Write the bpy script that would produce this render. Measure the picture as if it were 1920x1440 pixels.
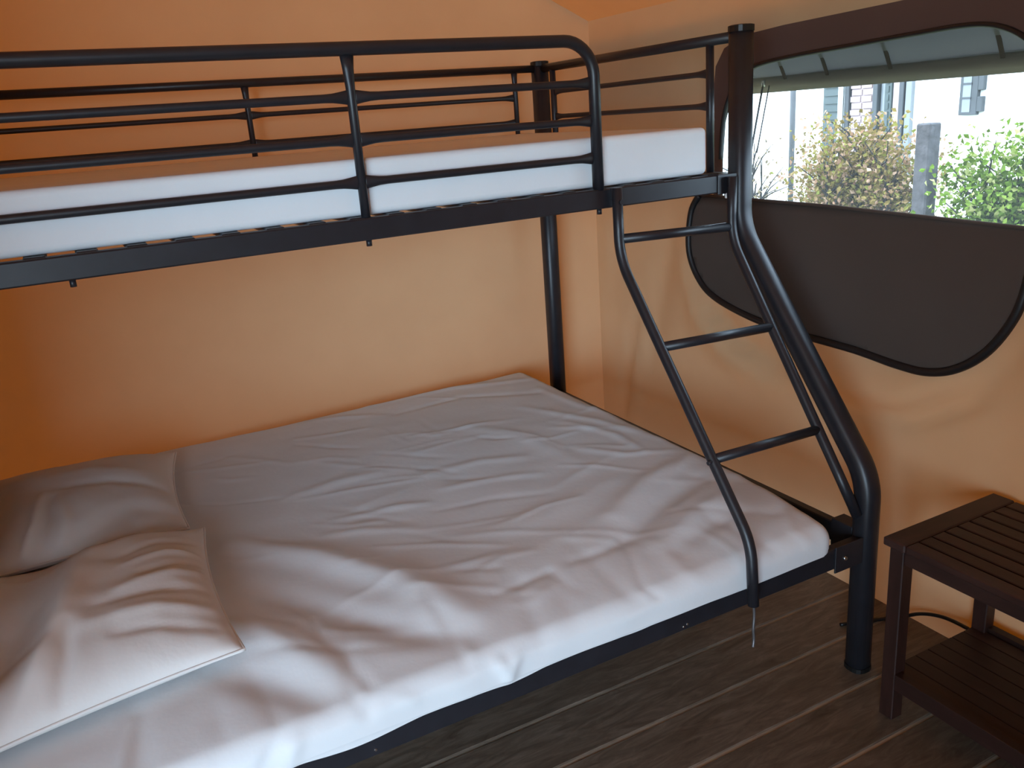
import bpy, bmesh, math, random
from mathutils import Vector, Matrix, noise
from mathutils.geometry import delaunay_2d_cdt

for o in list(bpy.data.objects):
    bpy.data.objects.remove(o)
S = bpy.context.scene
COL = S.collection

# ------------------------------------------------------------------ camera
cam_data = bpy.data.cameras.new('camera')
cam = bpy.data.objects.new('camera', cam_data)
COL.objects.link(cam)
cam_data.sensor_width = 36.0
cam_data.lens = 1595.9 / 1920 * 36.0
cam_data.clip_start = 0.02
cam_data.clip_end = 200
RX, ROLL, RZ = 1.2661, -0.0751, -0.4624
cam.matrix_world = (Matrix.Translation((-1.5511, -2.7161, 1.3948)) @ Matrix.Rotation(RZ, 4, 'Z')
                    @ Matrix.Rotation(RX, 4, 'X') @ Matrix.Rotation(ROLL, 4, 'Z'))
S.camera = cam

# ------------------------------------------------------------------ light
world = bpy.data.worlds.new('sky')
S.world = world
world.use_nodes = True
wn = world.node_tree.nodes
wn['Background'].inputs['Color'].default_value = (0.62, 0.83, 1.05, 1)
wn['Background'].inputs['Strength'].default_value = 21.5

sun_data = bpy.data.lights.new('sun', 'SUN')
sun_data.energy = 5.0
sun_data.angle = math.radians(1.0)
sun_data.color = (1.0, 0.94, 0.84)
sun = bpy.data.objects.new('sun', sun_data)
COL.objects.link(sun)
sun.location = (-6, 6, 9)
sun.rotation_euler = Vector((0.62, -0.45, -0.70)).to_track_quat('-Z', 'Y').to_euler()

DOOR = (-5.00, -2.50, 0.0, 2.15)          # x0, x1, z0, z1 of the doorway behind the camera
FRONT_Y = -4.60


def portal(name, loc, sx, sy, direction):
    d = bpy.data.lights.new(name, 'AREA')
    d.shape = 'RECTANGLE'
    d.size = sx
    d.size_y = sy
    d.cycles.is_portal = True
    o = bpy.data.objects.new(name, d)
    COL.objects.link(o)
    o.location = loc
    o.rotation_euler = Vector(direction).to_track_quat('-Z', 'Y').to_euler()


portal('door_daylight', ((DOOR[0] + DOOR[1]) / 2, FRONT_Y - 0.02, (DOOR[2] + DOOR[3]) / 2),
       DOOR[1] - DOOR[0], DOOR[3] - DOOR[2], (0, 1, 0))

portal('window_daylight', (0.45, -1.1, 1.28), 1.1, 0.55, (-1, 0, 0))

vs = S.view_settings
vs.view_transform = 'Standard'
vs.look = 'None'
vs.gamma = 1.0
vs.use_curve_mapping = False
vs.exposure = 0.0

# ------------------------------------------------------------------ materials
MATS = {}


def new_mat(name):
    m = bpy.data.materials.new(name)
    m.use_nodes = True
    nt = m.node_tree
    nt.nodes.clear()
    out = nt.nodes.new('ShaderNodeOutputMaterial')
    MATS[name] = m
    return m, nt, out


def node(nt, kind, **kw):
    n = nt.nodes.new(kind)
    for k, v in kw.items():
        if k in n.inputs:
            n.inputs[k].default_value = v
        else:
            setattr(n, k, v)
    return n


def ramp(nt, stops):
    r = nt.nodes.new('ShaderNodeValToRGB')
    e = r.color_ramp.elements
    e[0].position, e[0].color = stops[0][0], (*stops[0][1], 1)
    e[1].position, e[1].color = stops[-1][0], (*stops[-1][1], 1)
    for p, c in stops[1:-1]:
        k = e.new(p)
        k.color = (*c, 1)
    return r


def canvas_mat(name, refl, trans, fac, weave=900.0):
    m, nt, out = new_mat(name)
    L = nt.links.new
    geo = node(nt, 'ShaderNodeNewGeometry')
    n1 = node(nt, 'ShaderNodeTexNoise', Scale=2.2, Detail=4.0, Roughness=0.55)
    L(geo.outputs['Position'], n1.inputs['Vector'])
    r = ramp(nt, [(0.3, tuple(c * 0.93 for c in refl)), (0.7, tuple(min(1, c * 1.05) for c in refl))])
    L(n1.outputs['Fac'], r.inputs['Fac'])
    n2 = node(nt, 'ShaderNodeTexNoise', Scale=weave, Detail=1.0)
    L(geo.outputs['Position'], n2.inputs['Vector'])
    n3 = node(nt, 'ShaderNodeTexNoise', Scale=9.0, Detail=3.0)
    L(geo.outputs['Position'], n3.inputs['Vector'])
    b = node(nt, 'ShaderNodeBump', Strength=0.06, Distance=0.002)
    L(n2.outputs['Fac'], b.inputs['Height'])
    b2 = node(nt, 'ShaderNodeBump', Strength=0.10, Distance=0.02)
    L(n3.outputs['Fac'], b2.inputs['Height'])
    L(b.outputs['Normal'], b2.inputs['Normal'])
    d = node(nt, 'ShaderNodeBsdfDiffuse')
    L(r.outputs['Color'], d.inputs['Color'])
    L(b2.outputs['Normal'], d.inputs['Normal'])
    t = node(nt, 'ShaderNodeBsdfTranslucent', Color=(*trans, 1))
    mix = node(nt, 'ShaderNodeMixShader', Fac=fac)
    L(d.outputs[0], mix.inputs[1])
    L(t.outputs[0], mix.inputs[2])
    L(mix.outputs[0], out.inputs['Surface'])
    return m


def solid_mat(name, color, rough=0.6, var=0.08, scale=6.0, bump=0.0, bscale=300.0, bdist=0.002, metallic=0.0, spec=0.5, sheen=0.0):
    m, nt, out = new_mat(name)
    L = nt.links.new
    geo = node(nt, 'ShaderNodeNewGeometry')
    p = node(nt, 'ShaderNodeBsdfPrincipled', Roughness=rough, Metallic=metallic)
    p.inputs['Specular IOR Level'].default_value = spec
    if sheen:
        p.inputs['Sheen Weight'].default_value = sheen
    n1 = node(nt, 'ShaderNodeTexNoise', Scale=scale, Detail=4.0)
    L(geo.outputs['Position'], n1.inputs['Vector'])
    r = ramp(nt, [(0.3, tuple(c * (1 - var) for c in color)), (0.7, tuple(min(1, c * (1 + var)) for c in color))])
    L(n1.outputs['Fac'], r.inputs['Fac'])
    L(r.outputs['Color'], p.inputs['Base Color'])
    if bump:
        n2 = node(nt, 'ShaderNodeTexNoise', Scale=bscale, Detail=2.0)
        L(geo.outputs['Position'], n2.inputs['Vector'])
        b = node(nt, 'ShaderNodeBump', Strength=bump, Distance=bdist)
        L(n2.outputs['Fac'], b.inputs['Height'])
        L(b.outputs['Normal'], p.inputs['Normal'])
    L(p.outputs[0], out.inputs['Surface'])
    return m


def wood_mat(name, c1, c2, c3, axis='x', rough=0.45, scale=1.0):
    """Long grain along one axis, random shift for each board, a few knots."""
    m, nt, out = new_mat(name)
    L = nt.links.new
    geo = node(nt, 'ShaderNodeNewGeometry')
    oi = node(nt, 'ShaderNodeObjectInfo')
    mp = node(nt, 'ShaderNodeMapping')
    st = {'x': (2.6, 14, 14), 'y': (14, 2.6, 14), 'z': (14, 14, 2.6)}[axis]
    mp.inputs['Scale'].default_value = tuple(s * scale for s in st)
    add = node(nt, 'ShaderNodeVectorMath', operation='MULTIPLY_ADD')
    comb = node(nt, 'ShaderNodeCombineXYZ')
    for i in range(3):
        L(oi.outputs['Random'], comb.inputs[i])
    L(comb.outputs[0], add.inputs[0])
    add.inputs[1].default_value = (17.0, 31.0, 11.0)
    L(geo.outputs['Position'], add.inputs[2])
    L(add.outputs[0], mp.inputs['Vector'])
    n1 = node(nt, 'ShaderNodeTexNoise', Scale=2.0, Detail=9.0, Roughness=0.68, Distortion=1.2)
    L(mp.outputs[0], n1.inputs['Vector'])
    r = ramp(nt, [(0.28, c1), (0.5, c2), (0.75, c3)])
    L(n1.outputs['Fac'], r.inputs['Fac'])
    # board-to-board tone
    hv = node(nt, 'ShaderNodeHueSaturation')
    mr = node(nt, 'ShaderNodeMapRange')
    mr.inputs['To Min'].default_value = 0.75
    mr.inputs['To Max'].default_value = 1.25
    L(oi.outputs['Random'], mr.inputs['Value'])
    L(mr.outputs[0], hv.inputs['Value'])
    L(r.outputs['Color'], hv.inputs['Color'])
    # knots
    vo = node(nt, 'ShaderNodeTexVoronoi', Scale=1.6)
    mp2 = node(nt, 'ShaderNodeMapping')
    mp2.inputs['Scale'].default_value = {'x': (1, 2.2, 2.2), 'y': (2.2, 1, 2.2), 'z': (2.2, 2.2, 1)}[axis]
    L(add.outputs[0], mp2.inputs['Vector'])
    L(mp2.outputs[0], vo.inputs['Vector'])
    kr = ramp(nt, [(0.05, (0.30, 0.28, 0.27)), (0.13, (1, 1, 1))])
    L(vo.outputs['Distance'], kr.inputs['Fac'])
    mul = node(nt, 'ShaderNodeMix', data_type='RGBA', blend_type='MULTIPLY')
    mul.inputs['Factor'].default_value = 1.0
    L(hv.outputs['Color'], mul.inputs['A'])
    L(kr.outputs['Color'], mul.inputs['B'])
    p = node(nt, 'ShaderNodeBsdfPrincipled', Roughness=rough)
    L(mul.outputs['Result'], p.inputs['Base Color'])
    b = node(nt, 'ShaderNodeBump', Strength=0.25, Distance=0.002)
    L(n1.outputs['Fac'], b.inputs['Height'])
    L(b.outputs['Normal'], p.inputs['Normal'])
    L(p.outputs[0], out.inputs['Surface'])
    return m


def leaf_mat(name, stops, trans=0.3):
    m, nt, out = new_mat(name)
    L = nt.links.new
    geo = node(nt, 'ShaderNodeNewGeometry')
    r = ramp(nt, stops)
    L(geo.outputs['Random Per Island'], r.inputs['Fac'])
    d = node(nt, 'ShaderNodeBsdfDiffuse')
    t = node(nt, 'ShaderNodeBsdfTranslucent')
    L(r.outputs['Color'], d.inputs['Color'])
    L(r.outputs['Color'], t.inputs['Color'])
    mix = node(nt, 'ShaderNodeMixShader', Fac=trans)
    L(d.outputs[0], mix.inputs[1])
    L(t.outputs[0], mix.inputs[2])
    L(mix.outputs[0], out.inputs['Surface'])
    return m


def screen_mat(name):
    """Fine insect netting: mostly see-through, the threads are pale."""
    m, nt, out = new_mat(name)
    L = nt.links.new
    t = node(nt, 'ShaderNodeBsdfTransparent', Color=(1, 1, 1, 1))
    d = node(nt, 'ShaderNodeBsdfDiffuse', Color=(0.035, 0.035, 0.036, 1))
    tr = node(nt, 'ShaderNodeBsdfTranslucent', Color=(0.035, 0.035, 0.036, 1))
    m1 = node(nt, 'ShaderNodeMixShader', Fac=0.5)
    L(d.outputs[0], m1.inputs[1])
    L(tr.outputs[0], m1.inputs[2])
    m2 = node(nt, 'ShaderNodeMixShader', Fac=0.62)
    L(t.outputs[0], m2.inputs[1])
    L(m1.outputs[0], m2.inputs[2])
    L(m2.outputs[0], out.inputs['Surface'])
    return m


CANVAS = canvas_mat('orange_tan_canvas', (0.54, 0.405, 0.245), (0.30, 0.055, 0.002), 0.055)
BROWN_CANVAS = canvas_mat('dark_brown_canvas', (0.125, 0.080, 0.068), (0.10, 0.04, 0.02), 0.10)
FLAP = canvas_mat('dark_grey_flap_canvas', (0.105, 0.083, 0.072), (0.06, 0.04, 0.03), 0.08)
GREY_CANVAS = canvas_mat('grey_awning_canvas', (0.26, 0.265, 0.27), (0.05, 0.05, 0.05), 0.2)
HEM_CANVAS = canvas_mat('awning_hem_canvas', (0.36, 0.34, 0.31), (0.08, 0.045, 0.04), 0.2)
ZIP = solid_mat('black_piping', (0.010, 0.009, 0.010), 0.5, 0.1)
METAL = solid_mat('black_powder_coated_steel', (0.015, 0.015, 0.019), 0.40, 0.15, 30.0, 0.05, 900.0, 0.0005)
STEEL = solid_mat('bright_steel_bolt', (0.55, 0.55, 0.55), 0.3, 0.05, metallic=1.0)
GREYSTEEL = solid_mat('grey_steel_tie', (0.18, 0.17, 0.17), 0.4, 0.2, metallic=0.6)
SHEET = solid_mat('white_cotton_sheet', (0.70, 0.70, 0.70), 0.9, 0.03, 5.0, 0.10, 60.0, 0.004, spec=0.1, sheen=0.05)
PILLOW = solid_mat('white_cotton_pillowcase', (0.72, 0.69, 0.66), 0.9, 0.03, 5.0, 0.12, 60.0, 0.004, spec=0.1, sheen=0.05)
MATTRESS = solid_mat('white_mattress_ticking', (0.76, 0.78, 0.80), 0.85, 0.02, 8.0, 0.10, 120.0, 0.003, spec=0.15)
FLOORWOOD = wood_mat('dark_stained_boards', (0.065, 0.045, 0.030), (0.12, 0.090, 0.065), (0.21, 0.165, 0.125), 'x', 0.45, 1.4)
JOINT = solid_mat('pale_joint_between_boards', (0.42, 0.35, 0.27), 0.8, 0.15)
TABLEWOOD_Y = wood_mat('reddish_brown_table_wood_long', (0.018, 0.006, 0.004), (0.028, 0.010, 0.007), (0.045, 0.017, 0.012), 'y', 0.5)
TABLEWOOD_X = wood_mat('reddish_brown_table_wood_cross', (0.018, 0.006, 0.004), (0.028, 0.010, 0.007), (0.045, 0.017, 0.012), 'x', 0.5)
TABLEWOOD_Z = wood_mat('reddish_brown_table_wood_leg', (0.018, 0.006, 0.004), (0.028, 0.010, 0.007), (0.045, 0.017, 0.012), 'z', 0.5)
RUBBER = solid_mat('black_cable_rubber', (0.006, 0.006, 0.006), 0.45, 0.05)
SCREEN = screen_mat('insect_screen')
HOUSEWALL = solid_mat('white_house_render', (0.80, 0.80, 0.79), 0.9, 0.03, 1.5)
SHUTTER = solid_mat('grey_green_shutter_paint', (0.055, 0.07, 0.07), 0.6, 0.1)
DARKFRAME = solid_mat('dark_grey_window_frame', (0.045, 0.048, 0.052), 0.5, 0.1)
PINK = solid_mat('pinkish_brick_cladding', (0.34, 0.26, 0.26), 0.9, 0.12, 12.0)
PANE = solid_mat('pale_window_pane', (0.17, 0.18, 0.19), 0.15, 0.1)
ROOFTILE = solid_mat('grey_roof_tiles', (0.12, 0.11, 0.11), 0.8, 0.2)
PIPE = solid_mat('white_downpipe', (0.8, 0.8, 0.8), 0.5, 0.03)
POLEGREY = solid_mat('grey_pole_paint', (0.06, 0.06, 0.065), 0.5, 0.1)
POSTWOOD = solid_mat('weathered_grey_wood', (0.055, 0.05, 0.052), 0.9, 0.35, 25.0, 0.5, 40.0, 0.01)
BARK = solid_mat('dark_bark', (0.018, 0.014, 0.012), 0.9, 0.3, 30.0)
GROUND = solid_mat('dry_grass_ground', (0.16, 0.17, 0.09), 0.95, 0.3, 4.0)
LEAF_BROWN = leaf_mat('brownish_leaves', [(0.0, (0.1115, 0.0825, 0.0261)), (0.3, (0.2230, 0.1557, 0.0519)), (0.55, (0.1785, 0.1832, 0.0372)), (0.8, (0.3347, 0.1832, 0.1113)), (1.0, (0.4462, 0.3024, 0.2079))])
LEAF_GREEN = leaf_mat('green_leaves', [(0.0, (0.0447, 0.0640, 0.0111)), (0.4, (0.1115, 0.1832, 0.0224)), (0.75, (0.2009, 0.2749, 0.0447)), (1.0, (0.3681, 0.3482, 0.1485))])
LEAF_DRY = leaf_mat('dry_twig_leaves', [(0.0, (0.1115, 0.0825, 0.0594)), (0.5, (0.2230, 0.1742, 0.0966)), (1.0, (0.3904, 0.2931, 0.2079))])

# ------------------------------------------------------------------ mesh helpers
WPOS = {}


def mk(name, verts, faces, mat, parent=None, smooth=False, base=False):
    """One mesh object with its origin in its own middle (or at its base)."""
    xs, ys, zs = zip(*verts)
    loc = Vector(((min(xs) + max(xs)) / 2, (min(ys) + max(ys)) / 2, min(zs) if base or not parent else (min(zs) + max(zs)) / 2))
    me = bpy.data.meshes.new(name)
    me.from_pydata([Vector(v) - loc for v in verts], [], faces)
    me.update()
    me.materials.append(mat)
    if smooth:
        me.polygons.foreach_set('use_smooth', [True] * len(me.polygons))
    o = bpy.data.objects.new(name, me)
    COL.objects.link(o)
    if parent:
        o.parent = parent
        o.location = loc - WPOS[parent.name]
    else:
        o.location = loc
    WPOS[o.name] = loc
    return o


def thing(name, loc, label, cat, group=None, kind=None):
    o = bpy.data.objects.new(name, None)
    o.empty_display_size = 0.05
    COL.objects.link(o)
    o.location = loc
    WPOS[o.name] = Vector(loc)
    tag(o, label, cat, group, kind)
    return o


def tag(o, label, cat=None, group=None, kind=None):
    o['label'] = label
    if cat:
        o['category'] = cat
    if group:
        o['group'] = group
    if kind:
        o['kind'] = kind
    return o


def copy_part(src, parent, wloc, name=None):
    c = src.copy()
    COL.objects.link(c)
    c.parent = parent
    c.location = Vector(wloc) - (WPOS[parent.name] if parent else Vector((0, 0, 0)))
    WPOS[c.name] = Vector(wloc)
    return c


def box_vf(x0, x1, y0, y1, z0, z1, bev=0.0, seg=1):
    bm = bmesh.new()
    bmesh.ops.create_cube(bm, size=1.0)
    bmesh.ops.scale(bm, vec=(x1 - x0, y1 - y0, z1 - z0), verts=bm.verts)
    bmesh.ops.translate(bm, vec=((x0 + x1) / 2, (y0 + y1) / 2, (z0 + z1) / 2), verts=bm.verts)
    if bev:
        bmesh.ops.bevel(bm, geom=list(bm.edges), offset=bev, segments=seg, affect='EDGES', profile=0.5)
    bm.verts.index_update()
    v = [tuple(p.co) for p in bm.verts]
    f = [[p.index for p in fc.verts] for fc in bm.faces]
    bm.free()
    return v, f


def box(name, x0, x1, y0, y1, z0, z1, mat, parent=None, bev=0.0, seg=1):
    v, f = box_vf(x0, x1, y0, y1, z0, z1, bev, seg)
    return mk(name, v, f, mat, parent)


def fillet(pts, rad, n=7):
    pts = [Vector(p) for p in pts]
    out = [pts[0]]
    for i in range(1, len(pts) - 1):
        a, b, c = pts[i - 1], pts[i], pts[i + 1]
        d1, d2 = (a - b), (c - b)
        l1, l2 = d1.length, d2.length
        d1.normalize()
        d2.normalize()
        ang = d1.angle(d2)
        if ang > math.pi - 0.02:
            out.append(b)
            continue
        r = rad[i - 1] if isinstance(rad, (list, tuple)) else rad
        t = min(r / math.tan(ang / 2), 0.48 * l1, 0.48 * l2)
        r = t * math.tan(ang / 2)
        bis = (d1 + d2).normalized()
        cen = b + bis * (r / math.sin(ang / 2))
        p1, p2 = b + d1 * t, b + d2 * t
        v1, v2 = p1 - cen, p2 - cen
        full = v1.angle(v2)
        ax = v1.cross(v2).normalized()
        for k in range(n + 1):
            out.append(cen + Matrix.Rotation(full * k / n, 3, ax) @ v1)
    out.append(pts[-1])
    return out


def sweep_vf(pts, ru, rv=None, segs=12, power=2.0, up=(0, 0, 1), cap=True):
    """Tube along pts; ru / rv are section half-sizes (number or list), power>2 gives rounded squares."""
    pts = [Vector(p) for p in pts]
    n = len(pts)
    if rv is None:
        rv = ru
    RU = ru if isinstance(ru, (list, tuple)) else [ru] * n
    RV = rv if isinstance(rv, (list, tuple)) else [rv] * n
    V, F = [], []
    upv = Vector(up)
    side = None
    for i in range(n):
        t = (pts[min(i + 1, n - 1)] - pts[max(i - 1, 0)]).normalized()
        if side is None:
            s = t.cross(upv)
            if s.length < 1e-3:
                s = t.cross(Vector((0, 1, 0)))
            side = s.normalized()
        else:
            side = (side - t * side.dot(t)).normalized()
        nrm = side.cross(t).normalized()
        for k in range(segs):
            a = 2 * math.pi * (k + 0.5) / segs
            c, s_ = math.cos(a), math.sin(a)
            if power != 2.0:
                c = math.copysign(abs(c) ** (2 / power), c)
                s_ = math.copysign(abs(s_) ** (2 / power), s_)
            V.append(tuple(pts[i] + side * (c * RU[i]) + nrm * (s_ * RV[i])))
    for i in range(n - 1):
        for k in range(segs):
            a, b = i * segs + k, i * segs + (k + 1) % segs
            F.append([a, b, b + segs, a + segs])
    if cap:
        F.append(list(range(segs))[::-1])
        F.append([(n - 1) * segs + k for k in range(segs)])
    return V, F


def sweep(name, pts, ru, mat, parent=None, rv=None, segs=12, power=2.0, up=(0, 0, 1)):
    v, f = sweep_vf(pts, ru, rv, segs, power, up)
    o = mk(name, v, f, mat, parent)
    for p in o.data.polygons:
        p.use_smooth = len(p.vertices) == 4
    return o


def flared(name, a, b, r, mat, parent, flare=0.05, k=1.65):
    """Round bar whose two ends are pressed flat and wide where they meet an upright."""
    a, b = Vector(a), Vector(b)
    L = (b - a).length
    ds = [0, 0.004, 0.35 * flare, 0.65 * flare, flare]
    ks = [k, k, 1 + (k - 1) * 0.55, 1 + (k - 1) * 0.15, 1.0]
    fs = [0.55, 0.55, 0.75, 0.92, 1.0]
    pts, rh, rw = [], [], []
    for d, kk, ff in zip(ds, ks, fs):
        pts.append(a.lerp(b, d / L)); rh.append(r * kk); rw.append(r * ff)
    for d, kk, ff in reversed(list(zip(ds, ks, fs))):
        pts.append(a.lerp(b, 1 - d / L)); rh.append(r * kk); rw.append(r * ff)
    return sweep(name, pts, rw, mat, parent, rv=rh, segs=12)


def merge(parts):
    V, F = [], []
    for v, f in parts:
        k = len(V)
        V += list(v)
        F += [[i + k for i in fc] for fc in f]
    return V, F


def prep(polys):
    out = []
    for pts, amp, w in polys:
        m = 3 * w
        lo = [min(p[k] for p in pts) - m for k in range(3)]
        hi = [max(p[k] for p in pts) + m for k in range(3)]
        out.append((pts, amp, w, lo, hi))
    return out


def ridge_eval(P, polys):
    """Sum of soft creases; each = (polyline in 3-D, height, half-width, bounds)."""
    h = 0.0
    x, y, z = P
    for pts, amp, w, lo, hi in polys:
        if x < lo[0] or x > hi[0] or y < lo[1] or y > hi[1] or z < lo[2] or z > hi[2]:
            continue
        best = 1e9
        tt = 0.5
        n = len(pts) - 1
        for i in range(n):
            a, b = pts[i], pts[i + 1]
            ab = (b[0] - a[0], b[1] - a[1], b[2] - a[2])
            ap = (x - a[0], y - a[1], z - a[2])
            L2 = ab[0] ** 2 + ab[1] ** 2 + ab[2] ** 2
            t = max(0, min(1, (ap[0] * ab[0] + ap[1] * ab[1] + ap[2] * ab[2]) / L2))
            d2 = (ap[0] - t * ab[0]) ** 2 + (ap[1] - t * ab[1]) ** 2 + (ap[2] - t * ab[2]) ** 2
            if d2 < best:
                best = d2
                tt = (i + t) / n
        if best < 9 * w * w:
            h += amp * math.exp(-best / (w * w)) * (0.35 + 0.65 * math.sin(math.pi * min(1, max(0, 0.08 + 0.84 * tt))))
    return h


# ------------------------------------------------------------------ room shell (a canvas tent)
XR, XL, YB = 0.287, -5.20, 0.125
EAVE, RIDGE_X, RIDGE_Z = 1.703, -2.4565, 3.105
PART_X, PART_Y = -2.075, -1.92          # added unseen partition, keeps doorway light off the head end of the back wall


def roof_z(x):
    return EAVE + (RIDGE_Z - EAVE) * (1 - abs(x - RIDGE_X) / (XR - RIDGE_X))


floor = thing('floor', (-1.2, -1.6, -0.03), 'dark stained wooden board floor of the tent', 'floor', kind='structure')
box('subfloor', XL, XR + 0.02, FRONT_Y, YB + 0.02, -0.04, -0.003, JOINT, floor)
PW = 0.16
first = None
k = 0
y1 = YB + 0.02
edges = [-1.18 + PW * i for i in range(9)]
edges = [e for e in edges if e < YB] + [YB + 0.02]
e = -1.18
while e > FRONT_Y:
    e -= PW
    edges.insert(0, e)
for a, b in zip(edges[:-1], edges[1:]):
    a2, b2 = max(a, FRONT_Y) + 0.0045, b - 0.0045
    if first is None or abs((b2 - a2) - (PW - 0.009)) > 1e-4:
        v, f = box_vf(XL, XR + 0.02, a2, b2, -0.02, 0.0, 0.0025)
        o = mk('plank', v, f, FLOORWOOD, floor)
        if abs((b2 - a2) - (PW - 0.009)) < 1e-4:
            first = o
    else:
        copy_part(first, floor, ((XL + XR + 0.02) / 2, (a2 + b2) / 2, -0.01))


def wall_noise(p, amp):
    return amp * noise.noise(Vector(p) * 1.7) + amp * 0.35 * noise.noise(Vector(p) * 5.0)


# back wall: gable with soft waves
V, F = [], []
NX, NZ = 120, 60
for i in range(NX + 1):
    x = XL + (XR - XL) * i / NX
    for j in range(NZ + 1):
        z = -0.02 + (roof_z(x) + 0.02) * j / NZ
        edge = min(1, (XR - x) / 0.15, (x - XL) / 0.15, (z + 0.02) / 0.1)
        V.append((x, YB + 0.012 * edge + wall_noise((x * 0.8, 0, z * 0.5), 0.010) * max(0, edge), z))
for i in range(NX):
    for j in range(NZ):
        a = i * (NZ + 1) + j
        F.append([a, a + 1, a + NZ + 2, a + NZ + 1])
wb = mk('wall_back', V, F, CANVAS, smooth=True)
tag(wb, 'orange tan canvas wall behind the bunk bed', 'wall', kind='structure')

# window outlines on the right wall (y, z)
INNER = [(-0.598, 1.02), (-0.600, 1.22), (-0.612, 1.33), (-0.640, 1.405), (-0.690, 1.455), (-0.76, 1.482), (-0.90, 1.494),
         (-1.05, 1.500), (-1.25, 1.508), (-1.40, 1.512), (-1.48, 1.500), (-1.545, 1.465), (-1.60, 1.40), (-1.625, 1.30), (-1.63, 1.02)]
OUTER = [(-0.562, 1.00), (-0.562, 1.42), (-0.572, 1.492), (-0.610, 1.540), (-0.690, 1.568), (-0.85, 1.577), (-1.21, 1.586),
         (-1.45, 1.592), (-1.58, 1.585), (-1.67, 1.55), (-1.71, 1.47), (-1.72, 1.30), (-1.72, 1.00)]
WALL_CREASES = [
    ([(XR, -0.131, 0.66), (XR, -0.07, 0.422), (XR, -0.02, 0.20)], -0.030, 0.024),
    ([(XR, -0.150, 0.62), (XR, -0.10, 0.42), (XR, -0.06, 0.20)], 0.022, 0.035),
    ([(XR, 0.032, 1.05), (XR, 0.06, 0.676), (XR, 0.07, 0.3)], 0.012, 0.025),
    ([(XR, -0.02, 1.00), (XR, 0.03, 0.70), (XR, 0.03, 0.45)], -0.014, 0.02),
    ([(XR, -0.47, 0.88), (XR, -0.543, 0.740), (XR, -0.673, 0.655), (XR, -0.86, 0.610)], -0.035, 0.035),
    ([(XR, -0.43, 0.86), (XR, -0.50, 0.70), (XR, -0.64, 0.60), (XR, -0.84, 0.55)], 0.030, 0.05),
    ([(XR, -1.00, 0.535), (XR, -1.319, 0.565), (XR, -1.49, 0.66), (XR, -1.571, 0.80)], -0.030, 0.03),
    ([(XR, -0.95, 0.59), (XR, -1.30, 0.63), (XR, -1.46, 0.72)], 0.030, 0.06),
    ([(XR, -1.585, 1.3), (XR, -1.580, 0.8), (XR, -1.575, 0.0)], -0.012, 0.02),
    ([(XR, -0.35, 1.05), (XR, -0.28, 0.80), (XR, -0.20, 0.50)], -0.018, 0.05),
]

WALL_CREASES = prep(WALL_CREASES)


def inside(p, poly):
    y, z = p
    c = False
    n = len(poly)
    for i in range(n):
        a, b = poly[i], poly[(i + 1) % n]
        if (a[1] > z) != (b[1] > z) and y < (b[0] - a[0]) * (z - a[1]) / (b[1] - a[1]) + a[0]:
            c = not c
    return c


def wall_x(y, z):
    edge = max(0.0, min(1, (YB - y) / 0.12, (EAVE - z) / 0.12, z / 0.12))
    near_win = 1.0
    if -1.78 < y < -0.5 and 0.98 < z < 1.62:
        near_win = 0.0
    return XR - edge * near_win * (ridge_eval((XR, y, z), WALL_CREASES) + wall_noise((0.3, y * 0.9, z * 0.7), 0.007))


YS = [YB - (YB - FRONT_Y) * i / 110 for i in range(111)]
ZS = [-0.02 + (EAVE + 0.02) * j / 60 for j in range(61)]
pts2, edges2 = [], []


def add_loop(poly):
    s = len(pts2)
    pts2.extend(Vector(p) for p in poly)
    for i in range(len(poly)):
        edges2.append((s + i, s + (i + 1) % len(poly)))


rect = [(YB, -0.02), (FRONT_Y, -0.02), (FRONT_Y, EAVE), (YB, EAVE)]
add_loop(rect)
add_loop(OUTER)
for y in YS:
    for z in ZS:
        onedge = y in (YS[0], YS[-1]) or z in (ZS[0], ZS[-1])
        if onedge or not inside((y, z), OUTER):
            pts2.append(Vector((y, z)))
rv, re_, rf, _, _, _ = delaunay_2d_cdt(pts2, edges2, [], 0, 1e-5)
V = [(wall_x(p[0], p[1]), p[0], p[1]) for p in rv]
F = []
for f in rf:
    c = (sum(rv[i][0] for i in f) / len(f), sum(rv[i][1] for i in f) / len(f))
    if not inside(c, OUTER):
        F.append(list(f)[::-1])
wr = mk('wall_right', V, F, CANVAS, smooth=True)
tag(wr, 'orange tan canvas side wall with the window', 'wall', kind='structure')

# left wall, front wall with doorway, roof slopes
o = box('wall_left', XL - 0.004, XL, FRONT_Y, YB, -0.02, EAVE, CANVAS)
tag(o, 'orange tan canvas wall at the far left end', 'wall', kind='structure')
V, F = [], []
for j in range(31):
    y = YB + (PART_Y - YB) * j / 30
    for k in range(21):
        z = -0.02 + (roof_z(PART_X) + 0.01) * k / 20
        V.append((PART_X + (wall_noise((9, y, z), 0.008) if 0 < j < 30 else 0), y, z))
for j in range(30):
    for k in range(20):
        a = j * 21 + k
        F.append([a, a + 1, a + 22, a + 21])
o = mk('light_blocker_partition', V, F, CANVAS, smooth=True)
tag(o, 'added unseen canvas partition blocking doorway light at the head of the bed', 'wall', kind='structure')
x0, x1, z0, z1 = DOOR
V = [(XL, FRONT_Y, -0.02), (x0, FRONT_Y, -0.02), (x0, FRONT_Y, z1), (x1, FRONT_Y, z1), (x1, FRONT_Y, -0.02), (XR, FRONT_Y, -0.02),
     (XR, FRONT_Y, EAVE), (RIDGE_X, FRONT_Y, RIDGE_Z), (XL, FRONT_Y, EAVE)]
F = [[0, 1, 2, 8], [2, 3, 7, 8], [3, 4, 5, 6], [3, 6, 7]]
o = mk('wall_front', V, F, CANVAS)
tag(o, 'canvas wall with the open doorway behind the viewer', 'wall', kind='structure')
V, F = [], []
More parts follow.
